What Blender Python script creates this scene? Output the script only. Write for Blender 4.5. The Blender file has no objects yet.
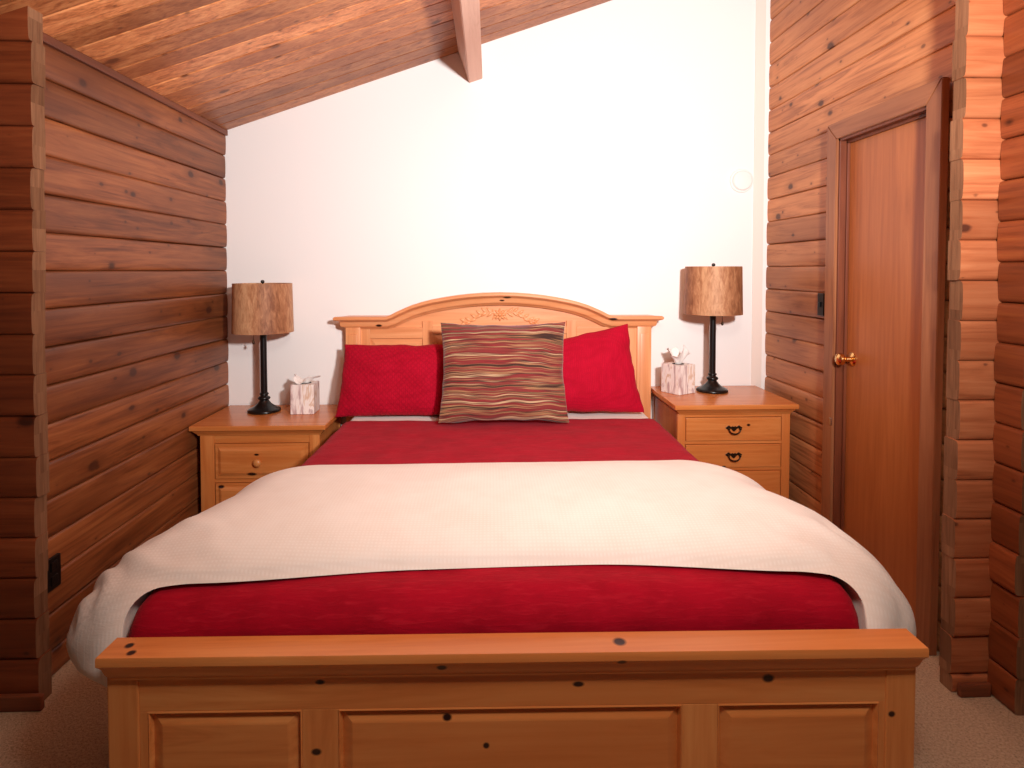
import bpy, bmesh, math, random
from mathutils import Vector, Matrix, noise
PI = math.pi
rnd = random.Random(7)
COL = bpy.context.scene.collection

# ---------------------------------------------------------------- helpers
def lin(c):
    return tuple(((v/255)/12.92 if v/255 <= .04045 else ((v/255+.055)/1.055)**2.4) for v in c) + (1,)

class NT:
    def __init__(s, name):
        s.m = bpy.data.materials.new(name); s.m.use_nodes = True
        s.t = s.m.node_tree; s.t.nodes.clear()
        s.out = s.n('ShaderNodeOutputMaterial'); s.b = s.n('ShaderNodeBsdfPrincipled')
        s.l(s.b.outputs[0], s.out.inputs[0])
    def n(s, typ, **kw):
        o = s.t.nodes.new(typ)
        for k, v in kw.items(): setattr(o, k, v)
        return o
    def l(s, a, b): s.t.links.new(a, b)
    def set(s, sock, v):
        if hasattr(v, 'is_output'): s.l(v, sock)
        else: sock.default_value = v
    def math(s, op, a, b=0., c=0., clamp=False):
        o = s.n('ShaderNodeMath', operation=op); o.use_clamp = clamp
        s.set(o.inputs[0], a); s.set(o.inputs[1], b); s.set(o.inputs[2], c); return o.outputs[0]
    def mix(s, f, a, b, mode='MIX'):
        o = s.n('ShaderNodeMix', data_type='RGBA', blend_type=mode)
        s.set(o.inputs[0], f); s.set(o.inputs[6], a); s.set(o.inputs[7], b); return o.outputs[2]
    def pos(s, obj=False):
        if obj: return s.n('ShaderNodeTexCoord').outputs['Object']
        return s.n('ShaderNodeNewGeometry').outputs['Position']
    def scale(s, v, sc, off=(0, 0, 0)):
        o = s.n('ShaderNodeMapping'); s.l(v, o.inputs[0]); o.inputs['Scale'].default_value = sc
        o.inputs['Location'].default_value = off; return o.outputs[0]
    def noise(s, v, sc=5., det=4., rough=.6, dist=0.):
        o = s.n('ShaderNodeTexNoise'); s.l(v, o.inputs['Vector']); o.inputs['Scale'].default_value = sc
        o.inputs['Detail'].default_value = det; o.inputs['Roughness'].default_value = rough
        o.inputs['Distortion'].default_value = dist; return o.outputs['Fac']
    def ramp(s, f, stops):
        o = s.n('ShaderNodeValToRGB'); s.l(f, o.inputs[0]); e = o.color_ramp.elements
        e[0].position, e[0].color = stops[0][0], stops[0][1]
        e[1].position, e[1].color = stops[-1][0], stops[-1][1]
        for p, c in stops[1:-1]:
            q = e.new(p); q.color = c
        return o.outputs[0]
    def bump(s, h, strength=.3, dist=.005):
        o = s.n('ShaderNodeBump'); s.l(h, o.inputs['Height']); o.inputs['Strength'].default_value = strength
        o.inputs['Distance'].default_value = dist; s.l(o.outputs[0], s.b.inputs['Normal'])
    def done(s, col=None, rough=.5, spec=.5, **kw):
        if col is not None: s.set(s.b.inputs['Base Color'], col)
        s.set(s.b.inputs['Roughness'], rough); s.b.inputs['Specular IOR Level'].default_value = spec
        for k, v in kw.items(): s.b.inputs[k.replace('_', ' ')].default_value = v
        return s.m

G1 = lambda v: (v, v, v, 1)

def wood(name, c1, c2, c3, grain='x', board=None, boff=0., knots=(), rknots=0, rough=.45, spec=.4,
         var=.35, gscale=1., bumps=.15, kcol=(50, 22, 12), coat=0., greys=0., kplane=None):
    """grain = long axis; board = (axis, width) splits the colour per board; knots = explicit world spots (x,y,z,rx,rz)"""
    s = NT(name); P = s.pos()
    sx = s.n('ShaderNodeSeparateXYZ'); s.l(P, sx.inputs[0]); ax = {'x': 0, 'y': 1, 'z': 2}
    rv = None; Q = P
    if board:
        idv = s.math('FLOOR', s.math('DIVIDE', s.math('SUBTRACT', sx.outputs[ax[board[0]]], boff), board[1]))
        wn = s.n('ShaderNodeTexWhiteNoise', noise_dimensions='1D'); s.l(idv, wn.inputs['W']); rv = wn.outputs['Value']
        cm = s.n('ShaderNodeCombineXYZ'); s.l(s.math('MULTIPLY', rv, 37.), cm.inputs[ax[grain]])
        va = s.n('ShaderNodeVectorMath', operation='ADD'); s.l(P, va.inputs[0]); s.l(cm.outputs[0], va.inputs[1]); Q = va.outputs[0]
    st = [1., 1., 1.]; st[ax[grain]] = .07
    g1 = s.noise(s.scale(Q, st), 22*gscale, 5, .62, 1.2)
    st2 = [1., 1., 1.]; st2[ax[grain]] = .03
    g2 = s.noise(s.scale(Q, st2), 90*gscale, 3, .6)
    g3 = s.noise(s.scale(Q, [.5 if i != ax[grain] else .25 for i in range(3)]), 4*gscale, 3, .5)
    f = s.math('ADD', s.math('MULTIPLY', g1, .7), s.math('MULTIPLY', g2, .3))
    c = s.ramp(f, [(.32, lin(c3)), (.5, lin(c1)), (.68, lin(c2))])
    c = s.mix(s.math('MULTIPLY', s.math('SUBTRACT', g3, .42, clamp=True), 2.2, clamp=True), c, lin(c3), 'MIX') if greys == 0 else \
        s.mix(s.math('MULTIPLY', s.math('SUBTRACT', g3, .4, clamp=True), greys, clamp=True), c, lin(c3))
    if rv is not None:
        v = s.math('ADD', s.math('MULTIPLY', rv, var*2), 1-var)
        cc = s.n('ShaderNodeCombineColor')
        for i, k in enumerate((1., 1.12, 1.25)):
            s.l(s.math('POWER', v, k), cc.inputs[i])
        c = s.mix(1., c, cc.outputs[0], 'MULTIPLY')
    if rknots:
        q3 = s.n('ShaderNodeSeparateXYZ'); s.l(Q, q3.inputs[0])
        other = {'x': 2, 'y': 2, 'z': 1}[grain] if not kplane else ax[kplane]
        for sc_, lim, rr_, amt in ((rknots, .30, .15, .85), (rknots*2.1, .42, .17, .65)):
            cb = s.n('ShaderNodeCombineXYZ'); s.l(s.math('MULTIPLY', q3.outputs[ax[grain]], .62), cb.inputs[0]); s.l(q3.outputs[other], cb.inputs[1])
            vo = s.n('ShaderNodeTexVoronoi', voronoi_dimensions='2D'); s.l(cb.outputs[0], vo.inputs['Vector']); vo.inputs['Scale'].default_value = sc_
            cs = s.n('ShaderNodeSeparateColor'); s.l(vo.outputs['Color'], cs.inputs[0])
            rad = s.math('MULTIPLY', s.math('SUBTRACT', cs.outputs[0], lim, clamp=True), rr_)
            dd = s.math('ADD', vo.outputs['Distance'], s.math('MULTIPLY', s.math('SUBTRACT', g1, .5), .10))
            km = s.math('DIVIDE', s.math('SUBTRACT', rad, dd, clamp=True), .045, clamp=True)
            halo = s.math('DIVIDE', s.math('SUBTRACT', s.math('MULTIPLY', rad, 2.6), dd, clamp=True), .16, clamp=True)
            c = s.mix(s.math('MULTIPLY', halo, .38*amt), c, lin(c3))
            c = s.mix(s.math('MULTIPLY', km, amt), c, lin(kcol))
    for (x, y, z, rx, rz) in knots:
        mp = s.scale(P, (1/rx, 0 if y is None else 1/rx, 1/rz), (-x/rx, 0 if y is None else -y/rx, -z/rz))
        wob = s.n('ShaderNodeVectorMath', operation='LENGTH'); s.l(mp, wob.inputs[0])
        d = s.math('SUBTRACT', 1.0, wob.outputs['Value'], clamp=True)
        c = s.mix(s.math('MULTIPLY', d, 2.4, clamp=True), c, lin((42, 14, 8)))
    s.bump(f, bumps, .004)
    kw = {}
    if coat: s.b.inputs['Coat Weight'].default_value = coat; s.b.inputs['Coat Roughness'].default_value = .25
    return s.done(c, rough, spec)

def mesh_obj(name, bm, mat, parent=None, smooth=False, angle=None):
    """world-space bmesh -> object; origin at the root thing's location"""
    root = parent
    off = Vector((0, 0, 0)); q = parent
    while q is not None: off += q.location; q = q.parent
    bmesh.ops.recalc_face_normals(bm, faces=bm.faces)
    me = bpy.data.meshes.new(name)
    if off.length > 0: bmesh.ops.translate(bm, verts=bm.verts, vec=-off)
    bm.to_mesh(me); bm.free()
    for mm in (mat if isinstance(mat, (list, tuple)) else [mat]): me.materials.append(mm)
    if smooth:
        for p in me.polygons: p.use_smooth = True
        if angle is not None: me.set_sharp_from_angle(angle=math.radians(angle))
    o = bpy.data.objects.new(name, me); COL.objects.link(o)
    if parent is not None: o.parent = parent
    return o

def thing(name, label, cat, loc, group=None):
    o = bpy.data.objects.new(name, None); COL.objects.link(o); o.location = loc
    o.empty_display_size = .1
    if label: o['label'] = label; o['category'] = cat
    if group: o['group'] = group
    return o
def tag(o, label, cat, group=None):
    o['label'] = label; o['category'] = cat
    if group: o['group'] = group
    return o
def struct(o, label=None):
    o['kind'] = 'structure'
    if label: o['label'] = label
    return o

def add_box(bm, x0, x1, y0, y1, z0, z1, bev=0., seg=2):
    b = bmesh.new(); bmesh.ops.create_cube(b, size=1)
    for v in b.verts:
        v.co = Vector(((x0+x1)/2+v.co.x*(x1-x0), (y0+y1)/2+v.co.y*(y1-y0), (z0+z1)/2+v.co.z*(z1-z0)))
    if bev: bmesh.ops.bevel(b, geom=list(b.edges), offset=bev, segments=seg, profile=.6, affect='EDGES')
    merge(bm, b); return bm
def merge(bm, b, M=None):
    if M is not None: bmesh.ops.transform(b, matrix=M, verts=b.verts)
    me = bpy.data.meshes.new('t'); b.to_mesh(me); b.free(); bm.from_mesh(me); bpy.data.meshes.remove(me)
def box(*a, **k): return add_box(bmesh.new(), *a, **k)

def add_extrude(bm, pts, fn0, fn1, n=1, jit=None):
    """closed 2D polygon pts swept from fn(.,0) to fn(.,1) ; fn0(p)->Vector"""
    rings = []
    for i in range(n+1):
        t = i/n
        rings.append([bm.verts.new(fn0(p).lerp(fn1(p), t)) for p in pts])
    m = len(pts)
    for i in range(n):
        for j in range(m):
            bm.faces.new((rings[i][j], rings[i][(j+1) % m], rings[i+1][(j+1) % m], rings[i+1][j]))
    bm.faces.new(rings[0]); bm.faces.new(rings[-1][::-1]); return rings

def add_lathe(bm, prof, cx, cy, cz, seg=48, cap=True):
    rings = []
    for r, z in prof:
        if r < 1e-5: rings.append([bm.verts.new((cx, cy, cz+z))])
        else: rings.append([bm.verts.new((cx+r*math.cos(2*PI*k/seg), cy+r*math.sin(2*PI*k/seg), cz+z)) for k in range(seg)])
    for a, b in zip(rings, rings[1:]):
        for k in range(seg):
            k2 = (k+1) % seg
            if len(a) == 1 and len(b) == 1: continue
            if len(a) == 1: bm.faces.new((a[0], b[k], b[k2]))
            elif len(b) == 1: bm.faces.new((a[k], a[k2], b[0]))
            else: bm.faces.new((a[k], a[k2], b[k2], b[k]))
    return bm

def add_tube(bm, pts, r, seg=8):
    rings = []; pts = [Vector(p) for p in pts]; n = len(pts)
    rr = r if isinstance(r, (list, tuple)) else [r]*n
    up = Vector((0, 0, 1))
    for i, p in enumerate(pts):
        t = (pts[min(i+1, n-1)]-pts[max(i-1, 0)]).normalized()
        a = t.cross(up)
        if a.length < .05: a = t.cross(Vector((1, 0, 0)))
        a.normalize(); b = t.cross(a).normalized()
        rings.append([bm.verts.new(p+(a*math.cos(2*PI*k/seg)+b*math.sin(2*PI*k/seg))*rr[i]) for k in range(seg)])
    for a, b in zip(rings, rings[1:]):
        for k in range(seg): bm.faces.new((a[k], a[(k+1) % seg], b[(k+1) % seg], b[k]))
    bm.faces.new(rings[0]); bm.faces.new(rings[-1][::-1]); return bm

def add_ball(bm, c, r, sc=(1, 1, 1), u=16, v=10):
    b = bmesh.new(); bmesh.ops.create_uvsphere(b, u_segments=u, v_segments=v, radius=r)
    merge(bm, b, Matrix.Translation(c) @ Matrix.Diagonal((*sc, 1)))
    return bm

# ---------------------------------------------------------------- measures
XL, XR = -1.557, 1.693
P = .1355
SL = .347; ZC0 = 2.268
def zceil(x): return ZC0 + SL*(x-XL)

# ---------------------------------------------------------------- materials
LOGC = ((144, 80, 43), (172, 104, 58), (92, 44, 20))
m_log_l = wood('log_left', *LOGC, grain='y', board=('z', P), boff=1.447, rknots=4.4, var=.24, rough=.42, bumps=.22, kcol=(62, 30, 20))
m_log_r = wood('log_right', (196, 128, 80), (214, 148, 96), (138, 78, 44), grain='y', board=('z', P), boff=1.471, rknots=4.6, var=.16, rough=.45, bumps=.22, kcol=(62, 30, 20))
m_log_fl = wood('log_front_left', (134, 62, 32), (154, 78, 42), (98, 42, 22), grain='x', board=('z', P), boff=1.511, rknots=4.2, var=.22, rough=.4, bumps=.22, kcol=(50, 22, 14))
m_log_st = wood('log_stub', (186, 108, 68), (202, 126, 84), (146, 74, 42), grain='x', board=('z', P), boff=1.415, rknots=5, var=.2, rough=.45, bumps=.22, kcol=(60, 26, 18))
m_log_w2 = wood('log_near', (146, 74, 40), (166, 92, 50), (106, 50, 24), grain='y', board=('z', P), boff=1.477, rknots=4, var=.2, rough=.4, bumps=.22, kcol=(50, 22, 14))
m_end = wood('log_endgrain', (138, 96, 68), (156, 112, 80), (104, 68, 46), grain='z', board=('z', P), boff=1.45, var=.16, rough=.8, spec=.15, bumps=.5, gscale=1.6)
m_ceil = wood('ceiling_boards', (214, 136, 84), (242, 174, 116), (140, 74, 40), grain='x', board=('y', .118), boff=0, rknots=4.5, var=.42, rough=.38, bumps=.12, kcol=(104, 54, 30), gscale=1.3, greys=2.6, kplane='y')
m_beam = wood('beam_wood', (224, 180, 158), (232, 190, 168), (206, 156, 132), grain='y', rough=.5)
m_trim = wood('ceiling_trim', (120, 66, 44), (136, 78, 52), (92, 48, 32), grain='y', rough=.5)
m_door = wood('door_veneer', (180, 104, 54), (198, 120, 66), (158, 86, 42), grain='z', rough=.36, bumps=.04, gscale=.8)
m_casing = wood('casing_wood', (158, 100, 64), (174, 114, 76), (128, 74, 46), grain='z', rough=.45)
m_casingh = wood('casing_head', (158, 100, 64), (174, 114, 76), (128, 74, 46), grain='y', rough=.45)
m_jamb = wood('jamb_wood', (118, 60, 36), (134, 72, 44), (98, 46, 26), grain='z', rough=.45)
m_base = wood('base_log', (120, 62, 36), (140, 76, 46), (96, 46, 26), grain='x', rough=.6)
PINE = ((230, 146, 80), (242, 166, 98), (206, 116, 56))
HBK = ((-.646, None, 1.127, .022, .009), (.10, None, 1.290, .028, .008), (.07, None, 1.272, .018, .006), (.72, None, 1.163, .030, .010),
       (-.385, None, 1.085, .008, .012))
FBK = ((-.81, -2.262, .587, .012, .03), (-.83, -2.235, .587, .012, .02), (.30, -2.262, .587, .018, .03), (.298, None, .562, .014, .008),
       (-.11, None, .551, .014, .008), (-.39, None, .507, .013, .007), (.203, None, .494, .016, .008), (.645, None, .502, .017, .012),
       (-.10, None, .418, .013, .009), (-.01, None, .352, .009, .009), (-.40, None, .343, .014, .010), (.935, None, .415, .010, .009))
m_pine_x = wood('pine_footboard', *PINE, grain='x', knots=FBK, rough=.33, spec=.5, bumps=.05, gscale=.7)
m_pine_z = wood('pine_footboard_upright', *PINE, grain='z', knots=FBK[8:], rough=.33, spec=.5, bumps=.05, gscale=.7)
HBP = ((232, 156, 104), (240, 172, 122), (212, 132, 82))
m_hb_x = wood('pine_headboard', *HBP, grain='x', knots=HBK, rough=.35, bumps=.05, gscale=.7)
m_hb_z = wood('pine_headboard_upright', *HBP, grain='z', knots=(), rough=.35, bumps=.05, gscale=.7)
NSP = ((212, 128, 66), (226, 148, 84), (192, 104, 48))
m_ns_x = wood('pine_nightstand', *NSP, grain='x', knots=((-1.213, None, .491, .016, .007), (-1.24, None, .388, .03, .012),
              (1.37, None, .628, .012, .008), (1.24, None, .405, .014, .008), (-1.40, None, .322, .02, .01)), rough=.25, spec=.6, bumps=.04, gscale=.8)
m_ns_z = wood('pine_nightstand_upright', *NSP, grain='z', rough=.3, bumps=.04, gscale=.8)

s = NT('wall_paint'); n1 = s.noise(s.pos(), 220, 2, .5); s.bump(n1, .12, .001); m_wall = s.done(lin((246, 241, 238)), .7, .25)
s = NT('corner_trim_paint'); m_wtrim = s.done(lin((240, 226, 216)), .5, .3)
s = NT('white_plastic'); m_plastic = s.done(lin((244, 240, 236)), .35)
s = NT('carpet'); Pp = s.pos(); a = s.noise(Pp, 130, 3, .75); b = s.noise(Pp, 420, 2, .8); c = s.noise(Pp, 3, 2, .5)
f = s.math('ADD', s.math('MULTIPLY', a, .6), s.math('MULTIPLY', b, .4))
cc = s.ramp(f, [(.36, lin((172, 124, 86))), (.5, lin((238, 194, 150))), (.66, lin((255, 230, 192)))])
cc = s.mix(s.math('MULTIPLY', c, .25), cc, lin((160, 124, 98))); s.bump(f, 1., .02); m_carpet = s.done(cc, .95, .1)
s.b.inputs['Sheen Weight'].default_value = .2
def plainmat(name, col, rough=.5, **kw):
    s = NT(name); n = s.noise(s.pos(True), 60, 2, .5)
    c = s.mix(s.math('MULTIPLY', n, .15), lin(col), lin(tuple(int(v*.8) for v in col))); s.bump(n, .03, .001)
    return s.done(c, rough, .5, **kw)
m_black = plainmat('black_metal', (16, 12, 12), .28)
m_blackp = plainmat('black_plastic', (14, 12, 12), .4)
m_brass = plainmat('brass', (232, 184, 120), .2, Metallic=1.)
m_bronze = plainmat('dark_bronze', (62, 42, 28), .38, Metallic=.8)
m_steel = plainmat('steel_screw', (190, 184, 176), .3, Metallic=1.)
m_knobw = plainmat('turned_pine_knob', (216, 140, 78), .3)
m_dark = plainmat('dark_gap', (26, 12, 8), .9)

def fabric(name, col, col2, scale=600, bump=.25, sheen=.25, pattern=None, rough=.85):
    s = NT(name); Q = s.pos(True)
    w1 = s.n('ShaderNodeTexWave', wave_type='BANDS', bands_direction='X'); w1.inputs['Scale'].default_value = scale/20
    w2 = s.n('ShaderNodeTexWave', wave_type='BANDS', bands_direction='Y'); w2.inputs['Scale'].default_value = scale/20
    for w in (w1, w2): s.l(Q, w.inputs['Vector']); w.inputs['Distortion'].default_value = .4
    h = s.math('MULTIPLY', w1.outputs['Fac'], w2.outputs['Fac'])
    if pattern == 'quilt': h = s.noise(Q, 500, 2, .6)
    n = s.noise(Q, 9, 4, .6); f = s.math('ADD', s.math('MULTIPLY', n, .7), s.math('MULTIPLY', h, .3))
    c = s.ramp(f, [(.25, lin(col2)), (.6, lin(col))])
    hh = h
    if pattern == 'diamond':
        sx = s.n('ShaderNodeSeparateXYZ'); s.l(Q, sx.inputs[0])
        u = s.math('ADD', sx.outputs[0], sx.outputs[2]); v = s.math('SUBTRACT', sx.outputs[0], sx.outputs[2])
        a = s.math('ABSOLUTE', s.math('SINE', s.math('MULTIPLY', u, 105.))); b = s.math('ABSOLUTE', s.math('SINE', s.math('MULTIPLY', v, 105.)))
        q = s.math('POWER', s.math('MINIMUM', a, b), .5)
        c = s.mix(s.math('MULTIPLY', s.math('SUBTRACT', 1., q, clamp=True), .35), c, lin((120, 0, 22)))
        hh = s.math('ADD', s.math('MULTIPLY', h, .2), q)
    if pattern == 'quilt':
        st = s.noise(s.scale(Q, (.22, 1.3, 1.3)), 62, 3, .6, .8)
        c = s.mix(s.math('MULTIPLY', s.math('SUBTRACT', st, .5, clamp=True), 1.2, clamp=True), c, lin((214, 40, 60)))
        hh = s.math('ADD', s.math('MULTIPLY', h, .2), st)
    if pattern == 'waffle':
        st = s.noise(s.scale(Q, (.25, 1., 1.)), 110, 3, .6, .4); hh = s.math('ADD', s.math('MULTIPLY', h, .3), st)
    s.bump(hh, bump, .004)
    s.b.inputs['Sheen Weight'].default_value = sheen; s.b.inputs['Sheen Roughness'].default_value = .5
    return s.done(c, rough, .15)
m_red = fabric('red_quilted_cotton', (174, 5, 36), (146, 2, 26), pattern='quilt', sheen=.03, bump=.45)
m_redp = fabric('red_lattice_cotton', (184, 7, 42), (166, 2, 34), pattern='diamond', sheen=.03, bump=.4)
m_redq = fabric('red_smooth_cotton', (186, 7, 44), (170, 3, 36), sheen=.03, bump=.2)
m_cream = fabric('cream_cotton', (251, 240, 231), (244, 230, 219), pattern='waffle', bump=.18, sheen=.1)
m_sheet = fabric('white_sheet', (246, 236, 228), (236, 222, 212), bump=.1)
m_tissue = fabric('tissue_paper', (250, 244, 240), (244, 236, 230), bump=.08)

s = NT('striped_cushion'); Q = s.pos(True)
sx = s.n('ShaderNodeSeparateXYZ'); s.l(Q, sx.inputs[0])
wob = s.noise(s.scale(Q, (1., .2, .8)), 6, 1, .4)
zz = s.math('ADD', sx.outputs[2], s.math('MULTIPLY', wob, .045))
cb = s.n('ShaderNodeCombineXYZ'); s.l(zz, cb.inputs[2]); s.l(s.math('MULTIPLY', sx.outputs[0], .016), cb.inputs[0])
st = s.noise(cb.outputs[0], 38, 3, .7)
cr = s.ramp(st, [(.26, lin((40, 24, 20))), (.34, lin((168, 130, 90))), (.38, lin((72, 38, 28))), (.43, lin((52, 30, 24))), (.46, lin((176, 130, 90))), (.485, lin((120, 50, 44))),
                 (.53, lin((138, 40, 42))), (.56, lin((60, 36, 28))), (.60, lin((214, 178, 136))), (.64, lin((96, 46, 36))), (.70, lin((150, 104, 68)))])
s.bump(st, .6, .008); m_stripe = s.done(cr, .75, .25)
s.b.inputs['Sheen Weight'].default_value = .3

s = NT('lampshade_fabric'); Q = s.pos(True); sx = s.n('ShaderNodeSeparateXYZ'); s.l(Q, sx.inputs[0])
ang = s.math('ARCTAN2', sx.outputs[1], sx.outputs[0])
nz = s.noise(s.scale(Q, (1, 1, .30)), 60, 3, .6, .6); nz2 = s.noise(s.scale(Q, (1, 1, .15)), 14, 2, .6, .6)
wv = s.math('SINE', s.math('ADD', s.math('MULTIPLY', ang, 3.), s.math('MULTIPLY', nz2, 2.2)))
ff = s.math('ADD', s.math('MULTIPLY', wv, .18), s.math('ADD', nz, .0))
c = s.ramp(ff, [(.22, lin((132, 82, 54))), (.5, lin((172, 118, 82))), (.75, lin((204, 154, 114)))])
s.bump(nz, .15, .002); m_shade = s.done(c, .55, .3)

s = NT('marbled_card'); Q = s.pos(True); nz = s.noise(s.scale(Q, (1.3, 1.3, .35)), 17, 3, .5, 1.6)
c = s.ramp(nz, [(.36, lin((196, 168, 166))), (.46, lin((246, 232, 226))), (.56, lin((250, 240, 234))), (.64, lin((224, 190, 164))), (.72, lin((246, 232, 224)))])
m_card = s.done(c, .5, .3)

# ---------------------------------------------------------------- log walls
def log_prof(z0, z1, out=0.):
    h = z1-z0
    f = ((0, -.017), (.012, -.009), (.04, -.004), (.10, -.0015), (.28, 0), (.5, .0005), (.74, 0), (.90, -.0015), (.96, -.004), (.988, -.009), (1, -.017))
    return [(z0+a*h, o+out) for a, o in f]
def add_log(bm, axis, face, nrm, a0, a1, z0, z1, thick, out=0., n=14, seed=0., zcut=None, wav=1.):
    """axis 'x'/'y' = run direction; face coordinate on the other axis; nrm = +1/-1 facing direction"""
    prof = log_prof(z0, z1, out)
    pts = prof + [(z1, -thick), (z0, -thick)]
    def mk(p, a):
        w = noise.noise(Vector((a*1.7, z0*9.1, seed)))*.004*wav
        w2 = noise.noise(Vector((a*1.3, z0*5.3, seed+9)))*.003*wav
        u = face+nrm*(p[1] + (w if p[1] > -thick else 0)); z = p[0]+(w2 if 0 < z0 else 0)
        if p[1] <= -thick: z = p[0]
        if zcut: z = min(z, zcut(u if axis == 'y' else a))
        return Vector((a, u, z)) if axis == 'x' else Vector((u, a, z))
    n = max(2, int(abs(a1-a0)/.1)); rings = []
    for i in range(n+1):
        a = a0+(a1-a0)*i/n
        # ease the ends so the cut corners read as rounded
        rings.append([bm.verts.new(mk(p, a)) for p in pts])
    m = len(pts)
    for i in range(n):
        for j in range(m): bm.faces.new((rings[i][j], rings[i][(j+1) % m], rings[i+1][(j+1) % m], rings[i+1][j]))
    f0 = bm.faces.new(rings[0]); f1 = bm.faces.new(rings[-1][::-1])
    return f0, f1
def seams(zoff, ztop):
    k = math.floor(zoff/P); z = zoff-k*P; r = [0.] + ([z] if z > .03 else [])
    if z <= .03: z = z
    while z < ztop:
        z += P; r.append(z)
    return r

# left wall
bm = bmesh.new(); sm = seams(1.447, zceil(XL)-.0)
for i, (a, b) in enumerate(zip(sm, sm[1:])):
    b2 = min(b, zceil(XL)+.02)
    if b2-a > .03: add_log(bm, 'y', XL, 1, -1.57, 0, a, b2, .10, out=rnd.uniform(-.003, .003), seed=1+i)
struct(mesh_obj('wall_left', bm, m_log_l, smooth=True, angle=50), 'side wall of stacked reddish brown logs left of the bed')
# trim under the ceiling, left wall
struct(mesh_obj('trim_1', box(XL-.012, XL+.016, -1.56, 0, zceil(XL)-.028, zceil(XL)+.004, bev=.004), m_trim), 'thin dark strip where the left log wall meets the ceiling')

# crossing wall at left: logs seen from the front, cut ends turned to the bed
def cross_wall(name, face, a0, a1, zoff, seed, endat, ztopf, m1, label, thick=.06, lean=0.):
    bm = bmesh.new(); sm = seams(zoff, ztopf)
    for i, (a, b) in enumerate(zip(sm, sm[1:])):
        e = rnd.uniform(-.006, .006)
        aa0, aa1 = (a0+e, a1) if endat == 0 else (a0, a1+e)
        f0, f1 = add_log(bm, 'x', face, -1, aa0, aa1, a, b, thick, out=rnd.uniform(-.004, .003), seed=seed+i, zcut=lambda x: zceil(x)+.01)
        (f0 if endat == 0 else f1).material_index = 1
    if lean:
        for v in bm.verts: v.co.x += lean*(v.co.z-2.1)
    o = mesh_obj(name, bm, [m1, m_end], smooth=True, angle=50)
    return struct(o, label)
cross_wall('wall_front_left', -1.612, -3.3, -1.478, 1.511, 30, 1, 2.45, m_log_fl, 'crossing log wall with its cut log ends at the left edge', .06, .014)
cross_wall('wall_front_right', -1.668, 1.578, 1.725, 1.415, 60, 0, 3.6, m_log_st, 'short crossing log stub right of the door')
struct(mesh_obj('baseboard_front_left', box(-3.3, -1.475, -1.640, -1.620, 0, .052, bev=.006), m_base))
struct(mesh_obj('baseboard_front_right', box(1.590, 1.70, -1.69, -1.672, 0, .045, bev=.006), m_base))

# right wall with the door opening
bm = bmesh.new(); sm = seams(1.471, 3.6); DY0, DY1, DZ = -1.395, -.797, 2.078
for i, (a, b) in enumerate(zip(sm, sm[1:])):
    out = rnd.uniform(-.003, .003)
    kw = dict(zcut=lambda u: zceil(1.69)+.02)
    if a < DZ-.01:
        top = min(b, 9)
        add_log(bm, 'y', XR, -1, DY1, 0, a, b, .10, out=out, seed=90+i, **kw)
        add_log(bm, 'y', XR, -1, -1.60, DY0, a, b, .10, out=out, seed=90+i, **kw)
        if b > DZ+.02: add_log(bm, 'y', XR, -1, DY0, DY1, DZ, b, .10, out=out, seed=90+i, **kw)
    else: add_log(bm, 'y', XR, -1, -1.60, 0, a, b, .10, out=out, seed=90+i, **kw)
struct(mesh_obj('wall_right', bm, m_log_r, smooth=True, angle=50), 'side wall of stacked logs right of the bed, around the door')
# near right wall
bm = bmesh.new(); sm = seams(1.477, 3.6)
for i, (a, b) in enumerate(zip(sm, sm[1:])):
    f0, f1 = add_log(bm, 'y', 1.70, -1, -1.775+rnd.uniform(-.006, .006), -1.668, a, b, .1, out=rnd.uniform(-.004, .003), seed=130+i)
    f0.material_index = 1
struct(mesh_obj('wall_near_right', bm, [m_log_w2, m_end], smooth=True, angle=50), 'log wall corner at the right edge, nearest the camera')
cw = cross_wall('wall_far_right', -1.75, 1.80, 3.3, 1.415, 160, 0, 3.9, m_log_w2, 'log wall running off past the right edge')

# plaster wall behind the bed
bm = bmesh.new()
pts = [(-1.68, 0), (1.82, 0), (1.82, zceil(1.82)+.02), (-1.68, zceil(-1.68)+.02)]
add_extrude(bm, pts, lambda p: Vector((p[0], 0, p[1])), lambda p: Vector((p[0], .12, p[1])))
struct(mesh_obj('wall_back', bm, m_wall), 'white painted wall behind the bed')
struct(mesh_obj('trim_2', box(1.606, 1.668, -.006, .0, 0, zceil(1.612), bev=.002), m_wtrim), 'white corner strip on the painted wall beside the right logs')

# floor
bm = bmesh.new(); bmesh.ops.create_grid(bm, x_segments=2, y_segments=2, size=1)
for v in bm.verts: v.co = Vector((v.co.x*3.4, -3.2+v.co.y*3.3, 0))
g = bmesh.ops.extrude_face_region(bm, geom=list(bm.faces))
for v in [x for x in g['geom'] if isinstance(x, bmesh.types.BMVert)]: v.co.z = -.05
struct(mesh_obj('floor', bm, m_carpet), 'beige looped carpet')

# ceiling boards, each a grooved strip running up the slope
bm = bmesh.new(); w = .118; y = .12-.12
yy = 0.
k = 0
while yy > -6.2:
    z = rnd.uniform(-.0015, .0015); g = .005
    prof = [(yy, -.0), (yy, .02), (yy-w, .02), (yy-w, 0.004), (yy-w+.0005, .0045), (yy-w+g, z), (yy-g, z), (yy-.0005, .0045)]
    prof = [(yy-.0004, .005), (yy-.0004, .03), (yy-w+.0004, .03), (yy-w+.0004, .005), (yy-w+g, z), (yy-g, z)]
    add_extrude(bm, prof, lambda p: Vector((-3.4, p[0], zceil(-3.4)+p[1])), lambda p: Vector((3.4, p[0], zceil(3.4)+p[1])))
    yy -= w; k += 1
struct(mesh_obj('ceiling', bm, m_ceil), 'sloping ceiling of narrow orange brown boards')

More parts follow.
